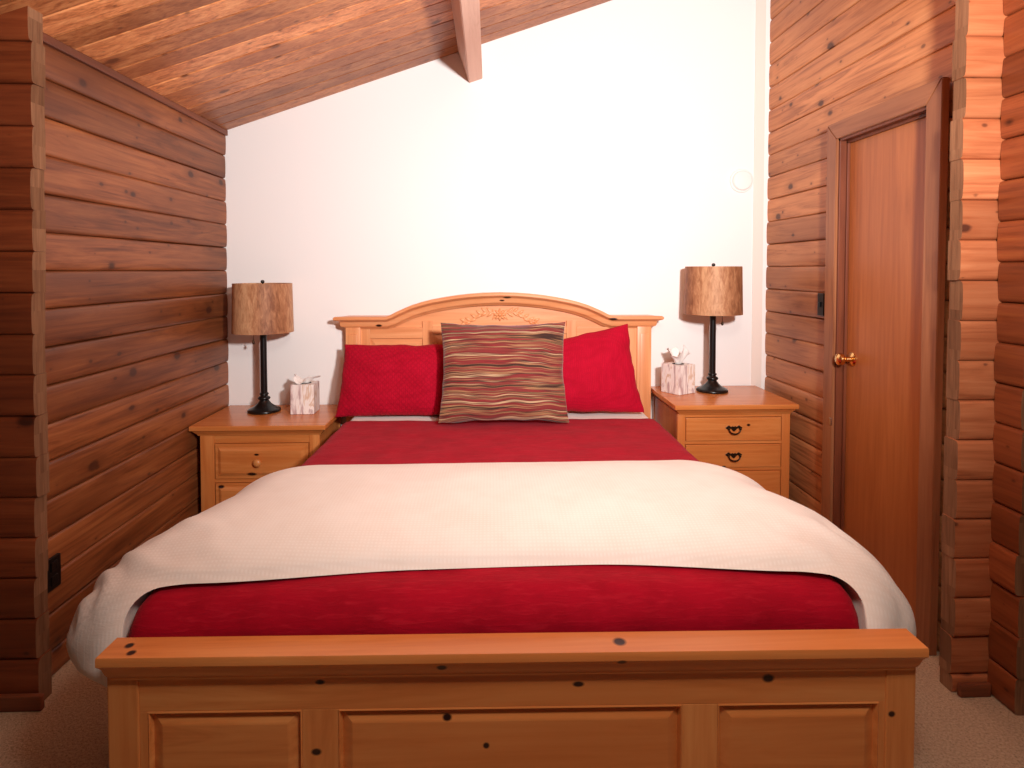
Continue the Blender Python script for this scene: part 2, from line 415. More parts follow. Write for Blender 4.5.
# beam, square to the slope
a = math.atan(SL); ex = Vector((math.cos(a), 0, math.sin(a))); en = Vector((math.sin(a), 0, -math.cos(a)))
o0 = Vector((-.186, 0, zceil(-.186)))
bm = bmesh.new()
q = [(0, -.01), (.086, -.01), (.086, .192), (0, .192)]
add_extrude(bm, q, lambda p: o0+ex*p[0]+en*p[1], lambda p: o0+ex*p[0]+en*p[1]+Vector((0, -6.2, 0)))
bmesh.ops.bevel(bm, geom=list(bm.edges), offset=.004, segments=2, affect='EDGES')
tag(mesh_obj('ceiling_beam', bm, m_beam), 'pale pinkish wooden beam under the sloping ceiling, ending at the white wall', 'beam')

# ---------------------------------------------------------------- door
dr = bpy.data.objects.new('door_1', None); COL.objects.link(dr); dr.location = (XR, (DY0+DY1)/2, 0); struct(dr, 'flat reddish brown door with brass knob in the right log wall')
bm = bmesh.new()
add_box(bm, 1.660, 1.80, DY1-.018, DY1-.0005, 0, DZ, bev=.002); add_box(bm, 1.660, 1.80, DY0+.0005, DY0+.018, 0, DZ, bev=.002)
add_box(bm, 1.660, 1.80, DY0+.0005, DY1-.0005, DZ-.018, DZ, bev=.002)
add_box(bm, 1.690, 1.704, DY1-.030, DY1-.018, 0, DZ-.018, bev=.002); add_box(bm, 1.690, 1.704, DY0+.018, DY0+.030, 0, DZ-.018, bev=.002)
add_box(bm, 1.690, 1.704, DY0+.018, DY1-.018, DZ-.030, DZ-.018, bev=.002)
mesh_obj('door_frame', bm, m_jamb, dr)
slab = mesh_obj('door_slab', box(1.705, 1.743, DY0+.02, DY1-.02, .012, DZ-.02, bev=.002), m_door, dr)
CW = .075
bm = bmesh.new()   # mitred casing
def mitre(poly, x0=1.648, x1=1.672):
    b = bmesh.new(); add_extrude(b, poly, lambda p: Vector((x0, p[0], p[1])), lambda p: Vector((x1+.006, p[0], p[1])))
    bmesh.ops.bevel(b, geom=list(b.edges), offset=.003, segments=2, affect='EDGES'); return b
mesh_obj('casing', mitre([(DY1+CW, 0), (DY1+CW, DZ+CW), (DY1-.006, DZ-.006), (DY1-.006, 0)]), m_casing, dr)
mesh_obj('casing', mitre([(DY0-CW, 0), (DY0-CW, DZ+CW), (DY0+.006, DZ-.006), (DY0+.006, 0)]), m_casing, dr)
mesh_obj('casing', mitre([(DY1+CW, DZ+CW+.001), (DY0-CW, DZ+CW+.001), (DY0+.006, DZ-.005), (DY1-.006, DZ-.005)]), m_casingh, dr)
KY, KZ = -.866, 1.030
bm = bmesh.new(); b = bmesh.new()
add_lathe(b, [(0, 0), (.033, 0), (.033, .004), (.026, .009), (.013, .012), (.011, .034), (.016, .040), (.026, .047), (.029, .058), (.026, .069), (.015, .076), (0, .078)], 0, 0, 0, 32)
merge(bm, b, Matrix.Translation((1.705, KY, KZ)) @ Matrix.Rotation(-PI/2, 4, 'Y'))
kb = mesh_obj('door_knob', bm, m_brass, slab, smooth=True, angle=40); kb['label'] = 'round brass knob'
bm = box(1.644, 1.651, DY1-.004, DY1+.012, .70, .735, bev=.002); mesh_obj('strike_plate', bm, m_steel, dr)

# light switch and outlet
r = thing('light_switch', 'narrow black switch plate on the right log wall beside the door casing', 'light switch', (1.690, -.632, 1.275))
mesh_obj('plate', box(1.678, 1.6945, -.660, -.605, 1.218, 1.332, bev=.003), m_blackp, r)
mesh_obj('toggle', box(1.668, 1.679, -.638, -.627, 1.262, 1.288, bev=.002), m_blackp, r)
r = thing('power_outlet', 'small black outlet plate low on the left log wall', 'outlet', (XL, -1.465, .375))
pl = mesh_obj('plate', box(XL-.002, XL+.010, -1.500, -1.430, .318, .432, bev=.003), m_blackp, r)
bm = bmesh.new()
for zz in (.35, .40): add_box(bm, XL+.009, XL+.013, -1.482, -1.448, zz-.017, zz+.017, bev=.003)
mesh_obj('socket', bm, m_blackp, r)
# round disc on wall
r = thing('smoke_alarm', 'round white wall disc high on the painted wall near the right log wall', 'smoke alarm', (1.529, 0, 1.992))
bm = bmesh.new(); b = bmesh.new(); add_lathe(b, [(0, 0), (.072, 0), (.072, .008), (.068, .012), (0, .012)], 0, 0, 0, 48)
merge(bm, b, Matrix.Translation((1.529, 0, 1.992)) @ Matrix.Rotation(PI/2, 4, 'X')); mesh_obj('base_ring', bm, m_plastic, r, smooth=True, angle=30)
bm = bmesh.new(); b = bmesh.new(); add_lathe(b, [(0, 0.011), (.060, 0.011), (.060, .022), (.054, .03), (.03, .033), (0, .034)], 0, 0, 0, 48)
merge(bm, b, Matrix.Translation((1.529, 0, 1.992)) @ Matrix.Rotation(PI/2, 4, 'X')); mesh_obj('cover', bm, m_plastic, r, smooth=True, angle=30)

# ---------------------------------------------------------------- raised panel helper (faces -y)
def raised_panel(x0, x1, z0, z1, yf, rise=.010, border=.020, depth=.012):
    """panel with sloped border: yf = plane of the frame; field comes almost back up to it"""
    bm = bmesh.new()
    loops = []
    for ins, yy in ((0, yf+depth), (.004, yf+depth), (border, yf+depth-rise), (border+.004, yf+depth-rise-.001)):
        loops.append([bm.verts.new((x, yy, z)) for x, z in ((x0+ins, z0+ins), (x1-ins, z0+ins), (x1-ins, z1-ins), (x0+ins, z1-ins))])
    back = [bm.verts.new((x, yf+depth+.008, z)) for x, z in ((x0, z0), (x1, z0), (x1, z1), (x0, z1))]
    for a, b in zip([back]+loops, loops):
        for k in range(4): bm.faces.new((a[k], a[(k+1) % 4], b[(k+1) % 4], b[k]))
    bm.faces.new(loops[-1]); bm.faces.new(back[::-1]); return bm
def frame_bead(bm, x0, x1, z0, z1, yf, w=.010, d=.010):
    """stepped moulding inside the opening"""
    rects = [((x0, z0, x1, z1), yf-.0005), ((x0+w*.35, z0+w*.35, x1-w*.35, z1-w*.35), yf-.002), ((x0+w, z0+w, x1-w, z1-w), yf+d)]
    L = [[bm.verts.new((x, y, z)) for x, z in ((a, b), (c, b), (c, e), (a, e))] for (a, b, c, e), y in rects]
    L.append([bm.verts.new((v.co.x, yf+d, v.co.z)) for v in L[0]])
    for a, b in zip(L, L[1:]+L[:1]):
        for k in range(4): bm.faces.new((a[k], a[(k+1) % 4], b[(k+1) % 4], b[k]))
    return bm

# ---------------------------------------------------------------- bed
BX = .058
bed = thing('bed', 'honey pine panel bed with arched headboard and low panelled footboard', 'bed', (BX, -1.2, 0))
# headboard: backing panel following the arch
ARCH = [(.66, 1.180), (.63, 1.192), (.60, 1.208), (.56, 1.226), (.52, 1.243), (.46, 1.262), (.40, 1.277), (.33, 1.290), (.26, 1.301), (.18, 1.310), (.10, 1.316), (0, 1.319)]
HW = .900
path = [(-HW, 1.180)] + [(-a, z) for a, z in ARCH] + [(a, z) for a, z in ARCH[-2::-1]] + [(HW, 1.180)]
path = [(BX+a, z) for a, z in path]
bm = bmesh.new()
poly = [(x, z-.03) for x, z in path]; poly = [(poly[0][0]+.01, .25)] + [(max(min(p[0], BX+HW-.01), BX-HW+.01), p[1]) for p in poly] + [(poly[-1][0]-.01, .25)]
add_extrude(bm, poly, lambda p: Vector((p[0], -.022, p[1])), lambda p: Vector((p[0], -.070, p[1])))
hb = mesh_obj('headboard', bm, m_hb_x, bed)
# crown moulding swept along the arch
prof = [(0, .020), (0, .052), (.006, .060), (.016, .060), (.022, .054), (.026, .042), (.030, .032), (.036, .028), (.050, .027), (.060, .022), (.066, .010), (.072, .004), (.076, 0), (.076, -.02), (0, -.02)]
bm = bmesh.new(); rings = []
n = len(path)
for i, (x, z) in enumerate(path):
    x0, z0 = path[max(i-1, 0)]; x1, z1 = path[min(i+1, n-1)]
    t = Vector((x1-x0, z1-z0)).normalized(); nn = Vector((t.y, -t.x))
    if nn.y > 0: nn = -nn
    ring = []
    for d, o in prof:
        ox = 0
        if i == 0: ox = -max(o, 0)
        if i == n-1: ox = max(o, 0)
        ring.append(bm.verts.new((x+nn.x*d+ox, -.070-.018-o if o >= 0 else -.05, z+nn.y*d)))
    rings.append(ring)
m = len(prof)
for a_, b_ in zip(rings, rings[1:]):
    for j in range(m): bm.faces.new((a_[j], a_[(j+1) % m], b_[(j+1) % m], b_[j]))
bm.faces.new(rings[0]); bm.faces.new(rings[-1][::-1])
# a flat top slab that runs back to the wall side
mesh_obj('crown_moulding', bm, m_hb_x, hb, smooth=True, angle=35)
bm = bmesh.new(); pp = [(x, z-.001) for x, z in path] + [(x, z-.024) for x, z in path[::-1]]
rr = []
for x, z in path: rr.append([bm.verts.new((x, y, z-dz)) for y, dz in ((-.018, .001), (-.09, .001), (-.09, .03), (-.018, .03))])
for a_, b_ in zip(rr, rr[1:]):
    for j in range(4): bm.faces.new((a_[j], a_[(j+1) % 4], b_[(j+1) % 4], b_[j]))
bm.faces.new(rr[0]); bm.faces.new(rr[-1][::-1]); mesh_obj('top_rail', bm, m_hb_x, hb)
for sgn in (-1, 1):
    xa, xb = sorted((BX+sgn*HW, BX+sgn*(HW-.085)))
    bm = box(xa, xb, -.100, -.015, 0, 1.118, bev=.004)
    add_box(bm, xa+.016, xb-.016, -.106, -.095, .16, 1.075, bev=.004)
    mesh_obj('post', bm, m_hb_z, bed, smooth=True, angle=40)
# frame stiles + rails standing proud of the back panel
for xa, xb in ((-.816, -.762), (.762, .816), (-.455, -.395), (.395, .455)):
    mesh_obj('stile', box(BX+xa, BX+xb, -.086, -.065, .30, 1.104 if min(abs(xa), abs(xb)) > .6 else 1.150, bev=.002), m_hb_z, hb)
for xa, xb, za, zb in ((-.762, -.455, 1.048, 1.112), (.455, .762, 1.048, 1.112), (-.395, .395, 1.075, 1.118)):
    mesh_obj('rail', box(BX+xa, BX+xb, -.0855, -.065, za, zb, bev=.002), m_hb_x, hb)
for xa, xb, zt in ((-.762, -.455, 1.048), (.455, .762, 1.048), (-.395, .395, 1.075)):
    bm = raised_panel(BX+xa, BX+xb, .45, zt, -.0845, rise=.011, border=.028, depth=.013)
    mesh_obj('raised_panel', bm, m_hb_x, hb)
# carved spray in the arch: leaves and scrolls in low relief
bm = bmesh.new()
cz = 1.185
def leaf(cx, cz_, L, W, ang, H=.007):
    b = bmesh.new(); bmesh.ops.create_uvsphere(b, u_segments=12, v_segments=8, radius=1)
    for v in b.verts:
        t = v.co.x
        v.co.z *= (1-.35*t)
        v.co.y *= 1
    merge(bm, b, Matrix.Translation((cx, -.0705, cz_)) @ Matrix.Rotation(-ang, 4, 'Y') @ Matrix.Diagonal((L/2, H, W/2, 1)))
for sgn in (-1, 1):
    for i in range(7):
        t = i/6; x = BX+sgn*(.03+.19*t); z = cz+.022*math.sin(t*PI*1.6)-.022*t
        leaf(x, z+.012, .052-.014*t, .018, (PI if sgn < 0 else 0)+sgn*(.9-.5*t))
        leaf(x, z-.012, .048-.014*t, .016, (PI if sgn < 0 else 0)-sgn*(.8-.4*t))
    add_tube(bm, [(BX+sgn*(.01+.21*t), -.071, cz+.022*math.sin(t*PI*1.6)-.022*t) for t in [k/14 for k in range(15)]], .005, 8)
for i in range(8):
    q = 2*PI*i/8; leaf(BX+.022*math.cos(q), cz+.022*math.sin(q), .034, .018, q, .014)
add_ball(bm, (BX, -.078, cz), .011)
mesh_obj('carved_relief', bm, m_hb_x, hb, smooth=True)

# footboard
FX0, FX1 = -.871, .991; FY = -2.268
bm = bmesh.new()
capp = [(0, .5865), (-.002, .581), (-.002, .567), (.003, .561), (.006, .556), (.009, .544), (.012, .536), (.016, .531), (.016, .526), (.06, .526), (.074, .560), (.078, .567), (.078, .580), (.076, .5865)]
# swept with returns at both ends
FCX0, FCX1, CY = -.878, 1.000, -2.296
r0, r1 = [], []
def capoff(p): return max(0, min(.034, p[0]*1.3 if p[0] < .04 else (.078-p[0])*1.3)) if p[1] < .568 else 0
ins = []
for py, pz in capp: ins.append(capoff((py, pz)))
ringA = [bm.verts.new((FCX0+i_, CY+py, pz)) for (py, pz), i_ in zip(capp, ins)]
ringB = [bm.verts.new((FCX1-i_, CY+py, pz)) for (py, pz), i_ in zip(capp, ins)]
m = len(capp)
for j in range(m): bm.faces.new((ringA[j], ringA[(j+1) % m], ringB[(j+1) % m], ringB[j]))
bm.faces.new(ringA); bm.faces.new(ringB[::-1])
fb = mesh_obj('footboard', box(FX0+.02, FX1-.02, FY+.014, FY+.045, .06, .53), m_pine_x, bed)
mesh_obj('cap_rail', bm, m_pine_x, fb, smooth=True, angle=30)
PW = .070
fposts = []
for xa, xb in ((FX0, FX0+PW), (FX1-PW, FX1)):
    fposts.append(mesh_obj('post', box(xa, xb, FY-.003, FY+.06, 0, .530, bev=.004), m_pine_z, bed))
pan = [(-.782, -.432), (-.350, .444), (.527, .906)]
xs = [FX0+PW] + [v for p_ in pan for v in p_] + [FX1-PW]
bm = box(FX0+PW, FX1-PW, FY, FY+.018, .443, .53, bev=.0015)
mesh_obj('top_frame_rail', bm, m_pine_x, fb)
mesh_obj('bottom_frame_rail', box(FX0+PW, FX1-PW, FY, FY+.018, .07, .15, bev=.0015), m_pine_x, fb)
for i in range(0, 8, 2):
    if xs[i+1]-xs[i] > .004: mesh_obj('stile', box(xs[i], xs[i+1], FY, FY+.018, .15, .443, bev=.0015), m_pine_z, fb)
for xa, xb in pan:
    bm = raised_panel(xa, xb, .15, .443, FY, rise=.011, border=.030, depth=.012); frame_bead(bm, xa, xb, .15, .443, FY, .009, .011)
    mesh_obj('raised_panel', bm, m_pine_x, fb)
for sgn, xc in ((-1, FX0+.03), (1, FX1-.03)):
    mesh_obj('side_rail', box(xc-.014, xc+.014, FY+.058, -.098, .17, .35, bev=.004), m_pine_x, bed)
for i in range(9):
    yy = -2.1+i*.24; mesh_obj('slat', box(FX0+.044, FX1-.044, yy-.04, yy+.04, .275, .295, bev=.002), m_pine_x, bed)
def subtree(o):
    r = [o]
    for c_ in COL.objects:
        if c_.parent == o: r += subtree(c_)
    return r
Mf = Matrix.Translation((.067-BX, -2.29+1.2, 0)) @ Matrix.Rotation(math.radians(-1.0), 4, 'Z') @ Matrix.Translation((-.067+BX, 2.29-1.2, 0))
for o_ in subtree(fb)+fposts: o_.data.transform(Mf)
# mattress
bm = box(BX-.828, BX+.828, -2.130, -.112, .296, .638, bev=.04, seg=4)
tag(mesh_obj('mattress', bm, m_sheet, smooth=True), 'white sheeted mattress showing as a pale strip below the pillows', 'mattress')

# ---------------------------------------------------------------- cloth over the bed
def cloth_shell(name, S, T, N, fn_out, fn_in, mat, closed=True):
    """grid of outer and inner points joined round the rim into one closed cloth"""
    bm = bmesh.new()
    A = [[bm.verts.new(fn_out(i/S, j/T)) for j in range(T+1)] for i in range(S+1)]
    B = [[bm.verts.new(fn_in(i/S, j/T)) for j in range(T+1)] for i in range(S+1)]
    for i in range(S):
        for j in range(T):
            bm.faces.new((A[i][j], A[i+1][j], A[i+1][j+1], A[i][j+1])); bm.faces.new((B[i][j], B[i][j+1], B[i+1][j+1], B[i+1][j]))
    for i in range(S):
        bm.faces.new((A[i][0], B[i][0], B[i+1][0], A[i+1][0])); bm.faces.new((A[i][T], A[i+1][T], B[i+1][T], B[i][T]))
    for j in range(T):
        bm.faces.new((A[0][j], A[0][j+1], B[0][j+1], B[0][j])); bm.faces.new((A[S][j], B[S][j], B[S][j+1], A[S][j+1]))
    return mesh_obj(name, bm, mat, smooth=True)
def sect(u, w, r, zt, zb, e=1.):
    """cross-bed profile by arc length u in -1..1: flat top, round shoulder, straight drop -> (x, z, nx, nz)"""
    sg = -1 if u < 0 else 1; u = abs(u)
    l1 = w-r; l2 = r*PI/2; l3 = max(0, zt-r-zb); L = l1+l2+l3; d = u*L
    if d < l1: return sg*d, zt, 0., 1.
    if d < l1+l2:
        q = (d-l1)/r; return sg*(l1+r*math.sin(q)), zt-r+r*math.cos(q), sg*math.sin(q), math.cos(q)
    return sg*w, zt-r-(d-l1-l2), float(sg), 0.
def ss(a, b, x):
    t = max(0, min(1, (x-a)/(b-a))); return t*t*(3-2*t)
# coverlet
def cov(u, v, off):
    # v 0..1 : head edge (y=-.43) -> over the foot end down to z .40
    y_h, y_f, rf, zt = -.425, -2.198, .085, .647
    La = (abs(y_f)-rf)-abs(y_h); Lb = rf*PI/2; Lc = .17; L = La+Lb+Lc; d = v*L
    if d < La: y = y_h-d; dz = 0; ny = 0; nz = 1
    elif d < La+Lb: q = (d-La)/rf; y = y_f+rf-rf*math.sin(q); dz = rf*(1-math.cos(q)); ny = -math.sin(q); nz = math.cos(q)
    else: y = y_f; dz = rf+d-La-Lb; ny = -1; nz = 0
    w = .858+.045*ss(-.9, -2.0, y)
    x, z, nx, nzz = sect(u*2-1, w, .055, zt-dz, .36)
    bx = BX-.030*ss(-.6, -2.1, y)
    if dz > 0:
        # foot end: keep full width but round the corner
        k = min(1, dz/.09); x, z, nx, nzz = sect(u*2-1, w-.02*k, .055, zt-dz, .36-dz*.3)
        z = max(z, .30)
    p = Vector((bx+x, y, z)); n_ = Vector((nx, ny*nzz, nzz*nz))
    if n_.length > 0: n_.normalize()
    crown = .012*(1-min(1, abs(x)/.85)**2)
    wr = noise.noise(Vector((p.x*5, p.y*7, p.z*6)))*.004+noise.noise(Vector((p.x*17, p.y*21, p.z*17)))*.0015
    p += n_*(off+wr); p.z += crown*(1 if dz == 0 else max(0, 1-dz/.1))*ss(-.43, -.8, y)*1.
    return p
o = cloth_shell('coverlet', 90, 120, 1, lambda u, v: cov(u, v, 0), lambda u, v: cov(u, v, -.008), m_red)
tag(o, 'deep red quilted coverlet spread over the mattress', 'bedspread')

# folded cream duvet across the foot of the bed
def duv(u, v, side):
    U = u*2-1
    au = abs(U)
    yb = -1.235+.006*math.sin(U*3+1)-.03*ss(.6, 1, au)
    yf = -2.055+.008*math.sin(U*4.2+.4)-.048*ss(.2, .72, au)-.07*ss(.68, .90, au)
    y = yb+(yf-yb)*v
    zb = .385+.04*(1-v)
    bx = BX-.030*ss(-.6, -2.1, y)
    ix, iz, inx, inz = sect(U, .882+.036*v, .075, .662, zb+.03)
    inner = Vector((bx+ix, y, iz))
    if side < 0: return inner
    # puffed upper layer: swells over the flat top and bulges past the shoulder
    x, z, nx, nz = sect(U, 1.085+(.045 if U < 0 else .03)*ss(.25, .9, v)+.010*math.sin(y*7+U*3), .33, .728+.028*v, zb)
    t = abs(2*v-1)
    edge = max(0, 1-t**((2.3+4.5*ss(.6, .8, au)) if v > .5 else 2.4))**(.5 if v > .5 else .6)
    hem = (1-ss(.93, 1., au))**.5 if au < 1 else 0
    k = edge*max(hem, .02)
    p = inner.lerp(Vector((bx+x, y, z)), k)
    a = ss(.5, .8, au)
    wr = noise.noise(Vector((p.x*3.1, p.y*4.3, p.z*3)))*(.005+.020*a)+noise.noise(Vector((p.x*9, p.y*11, p.z*9+4)))*(.0015+.003*a)
    wr += a*.009*math.sin((y+U*.3)*11+U*2)
    cr = ss(.52, .75, au)*ss(.55, .95, v)
    wr += cr*.009*math.sin(p.y*44+p.x*40+noise.noise(Vector((p.x*8, p.y*8, p.z*8)))*6)
    return p+Vector((nx, 0, nz))*wr*k
o = cloth_shell('duvet', 160, 84, 1, lambda u, v: duv(u, v, 1), lambda u, v: duv(u, v, -1), m_cream)
tag(o, 'thick cream duvet folded across the foot of the bed, drooping over both sides', 'duvet')

# ---------------------------------------------------------------- pillows
def pillow_bm(w, h, t, M, n=40, skew=(0, 0), pinch=.06, seed=0., wr=.006, flange=0., lump=.02):
    bm = bmesh.new(); S = {}
    for side in (1, -1):
        for i in range(n+1):
            for j in range(n+1):
                u = math.sin((i/n-.5)*PI); v = math.sin((j/n-.5)*PI)
                rim = i in (0, n) or j in (0, n)
                if side < 0 and rim: S[(side, i, j)] = S[(1, i, j)]; continue
                x = u*w/2*(1-pinch*(1-v*v)*abs(u)**3*1.0); z = v*h/2*(1-pinch*(1-u*u)*abs(v)**3)
                z += skew[1]*u*(v+1)/2; x += skew[0]*(v+1)/2
                uu = min(1, abs(u)/(1-flange)); vv = min(1, abs(v)/(1-flange))
                k = max(0, 1-uu**2.6)**.5*max(0, 1-vv**2.6)**.5
                y = side*(t/2)*k 
                q = noise.noise(Vector((u*2.2, v*2.2, seed+side)))*lump*k + noise.noise(Vector((u*6, v*6, seed+3*side)))*wr
                q += wr*1.2*math.sin(9*(math.atan2(v, u))+seed)*(1-k)*(max(abs(u), abs(v))**4)
                rim_w = noise.noise(Vector((u*4+seed, v*4, 7)))*.008
                S[(side, i, j)] = bm.verts.new(M @ Vector((x+rim_w*abs(u)**6*(1 if u > 0 else -1), y+q*(1 if not rim else 1), z+rim_w*abs(v)**6*(1 if v > 0 else -1))))
    for side in (1, -1):
        for i in range(n):
            for j in range(n):
                f = [S[(side, i, j)], S[(side, i+1, j)], S[(side, i+1, j+1)], S[(side, i, j+1)]]
                bm.faces.new(f if side < 0 else f[::-1])
    return bm
def place(cx, cy, cz_, lean, roll=0., yaw=0.): return Matrix.Translation((cx, cy, cz_)) @ Matrix.Rotation(yaw, 4, 'Z') @ Matrix.Rotation(lean, 4, 'X') @ Matrix.Rotation(roll, 4, 'Y')
def pillow(name, label, loc, w, h, t, lean, roll, mat, **k):
    M = place(0, 0, 0, lean, roll)
    r = bpy.data.objects.new(name, bpy.data.meshes.new(name))
    bm = pillow_bm(w, h, t, Matrix.Identity(4), **k)
    bmesh.ops.recalc_face_normals(bm, faces=bm.faces); bm.to_mesh(r.data); bm.free(); r.data.materials.append(mat)
    for p_ in r.data.polygons: p_.use_smooth = True
    r.location = loc; r.rotation_euler = (M.to_euler()); COL.objects.link(r)
    return r
# lean: positive X-rotation tips the top toward -y, so use negative
g = 'red pillows'
tag(pillow('pillow', '', (-.470, -.262, .838), .75, .405, .17, -.36, 0, m_redp, seed=2.2, pinch=.03, skew=(.02, 0)), 'red pillow with a fine lattice pattern, left of the striped cushion', 'pillow', g)
tag(pillow('pillow', '', (.500, -.262, .862), .71, .435, .17, -.34, 0, m_redq, seed=5.1, pinch=.04, skew=(-.055, .075)), 'smoother red pillow right of the striped cushion, tilted up at its outer corner', 'pillow', g)
cu = tag(pillow('cushion', '', (.070, -.462, .913), .68, .540, .17, -.36, 0, m_stripe, seed=8.3, pinch=.07, wr=.008), 'square cushion with brown, red and tan stripes leaning at the middle of the bed', 'cushion')

# ---------------------------------------------------------------- nightstands
def top_board(x0, x1, y0, y1, zt, th=.026, mould=.030, inset=.03):
    bm = box(x0, x1, y0, y1, zt-th, zt, bev=.006, seg=3)
    L = []
    for ins_, dz in ((.012, 0), (.014, .006), (.022, .014), (inset, .024), (inset+.002, mould)):
        L.append([bm.verts.new((x, y, zt-th-dz)) for x, y in ((x0+ins_, y0+ins_), (x1-ins_, y0+ins_), (x1-ins_, y1-.002), (x0+ins_, y1-.002))])
    for a_, b_ in zip(L, L[1:]):
        for k in range(4): bm.faces.new((a_[k], a_[(k+1) % 4], b_[(k+1) % 4], b_[k]))
    bm.faces.new(L[0]); bm.faces.new(L[-1][::-1]); return bm
def bail_pull(parent, cx, cz_, yf):
    # batwing backplate and drop bail
    half = [(0, .013), (.008, .017), (.014, .012), (.020, .016), (.027, .021), (.034, .016), (.046, .008), (.040, .002), (.031, .001), (.024, .006), (.014, .001), (.007, -.008), (0, -.012)]
    poly = [(cx+a, cz_+b) for a, b in half] + [(cx-a, cz_+b) for a, b in half[-2:0:-1]]
    bm = bmesh.new(); add_extrude(bm, poly, lambda p: Vector((p[0], yf-.003, p[1])), lambda p: Vector((p[0], yf+.001, p[1])))
    h = mesh_obj('drawer_pull', bm, m_bronze, parent)
    bm = bmesh.new()
    for sg in (-1, 1):
        add_lathe_y(bm, [(0, .016), (.005, .015), (.006, .010), (.004, .004), (.006, 0), (0, 0)], cx+sg*.031, yf-.003, cz_+.004)
    pts = [(cx+.031*math.cos(t), yf-.014-.004*math.sin(t), cz_+.004-.026*math.sin(t)) for t in [PI*k/16 for k in range(17)]]
    add_tube(bm, pts, [.0028+.0016*math.sin(PI*k/16) for k in range(17)], 8)
    mesh_obj('bail', bm, m_bronze, h, smooth=True)
def add_lathe_y(bm, prof, x, y, z, seg=16):
    b = bmesh.new(); add_lathe(b, prof, 0, 0, 0, seg); merge(bm, b, Matrix.Translation((x, y, z)) @ Matrix.Rotation(PI/2, 4, 'X'))

def nightstand(label, tx0, tx1, bx0, bx1, ty0, zt, dr_x, drawers, style, dy=.035):
    r = thing('nightstand', label, 'nightstand', ((bx0+bx1)/2, ty0/2, 0), 'pine nightstands')
    mesh_obj('top', top_board(tx0, tx1, ty0, -.012, zt), m_ns_x, r, smooth=True, angle=30)
    yf = ty0+dy; zb = zt-.055
    bm = bmesh.new()
    add_box(bm, bx0+.004, bx1-.004, yf+.012, -.02, .09, zb-.001)
    mesh_obj('carcass', bm, m_ns_z, r)
    for xa, xb in ((bx0, dr_x[0]-.006), (dr_x[1]+.006, bx1)):
        mesh_obj('post', box(xa, xb, yf, yf+.035, 0, zb, bev=.004), m_ns_z, r, smooth=True, angle=40)
    for xa in (bx0, bx1-.035): mesh_obj('post', box(xa, xa+.035, -.050, -.016, 0, zb, bev=.004), m_ns_z, r)
    bm = bmesh.new(); zs = [zb] + [v for d in drawers for v in d]+[.09]
    for i in range(0, len(zs), 2):
        if zs[i]-zs[i+1] > .012: add_box(bm, dr_x[0]-.006, dr_x[1]+.006, yf+.003, yf+.02, zs[i+1]+.003, zs[i]-.002, bev=.0015)
    mesh_obj('rail', bm, m_ns_x, r)
    for (z1, z0) in drawers:
        bm = box(dr_x[0], dr_x[1], yf-.004, yf+.012, z0, z1, bev=.003)
        d = mesh_obj('drawer', bm, m_ns_x, r)
        if style == 'knob':
            bm = raised_panel(dr_x[0]+.012, dr_x[1]-.012, z0+.012, z1-.012, yf-.012, rise=.009, border=.020, depth=.006)
            mesh_obj('raised_panel', bm, m_ns_x, d)
            bm = bmesh.new(); add_lathe_y(bm, [(.009, 0), (.008, .012), (.013, .017), (.0195, .022), (.020, .028), (.015, .034), (0, .037)], (dr_x[0]+dr_x[1])/2-.012, yf-.012, (z0+z1)/2, 24)
            mesh_obj('knob', bm, m_knobw, d, smooth=True)
        else:
            bail_pull(d, (dr_x[0]+dr_x[1])/2, (z0+z1)/2, yf-.004)
    return r
nightstand('pine nightstand with round wooden drawer knobs left of the bed by the log wall', -1.549, -.853, -1.508, -.893, -.505, .646, (-1.430, -.952), ((.545, .362), (.338, .12)), 'knob')
nightstand('taller pine nightstand with dark metal drawer pulls right of the bed', .966, 1.628, .990, 1.597, -.54, .742, (1.036, 1.546), ((.668, .545), (.524, .402), (.381, .13)), 'bail')

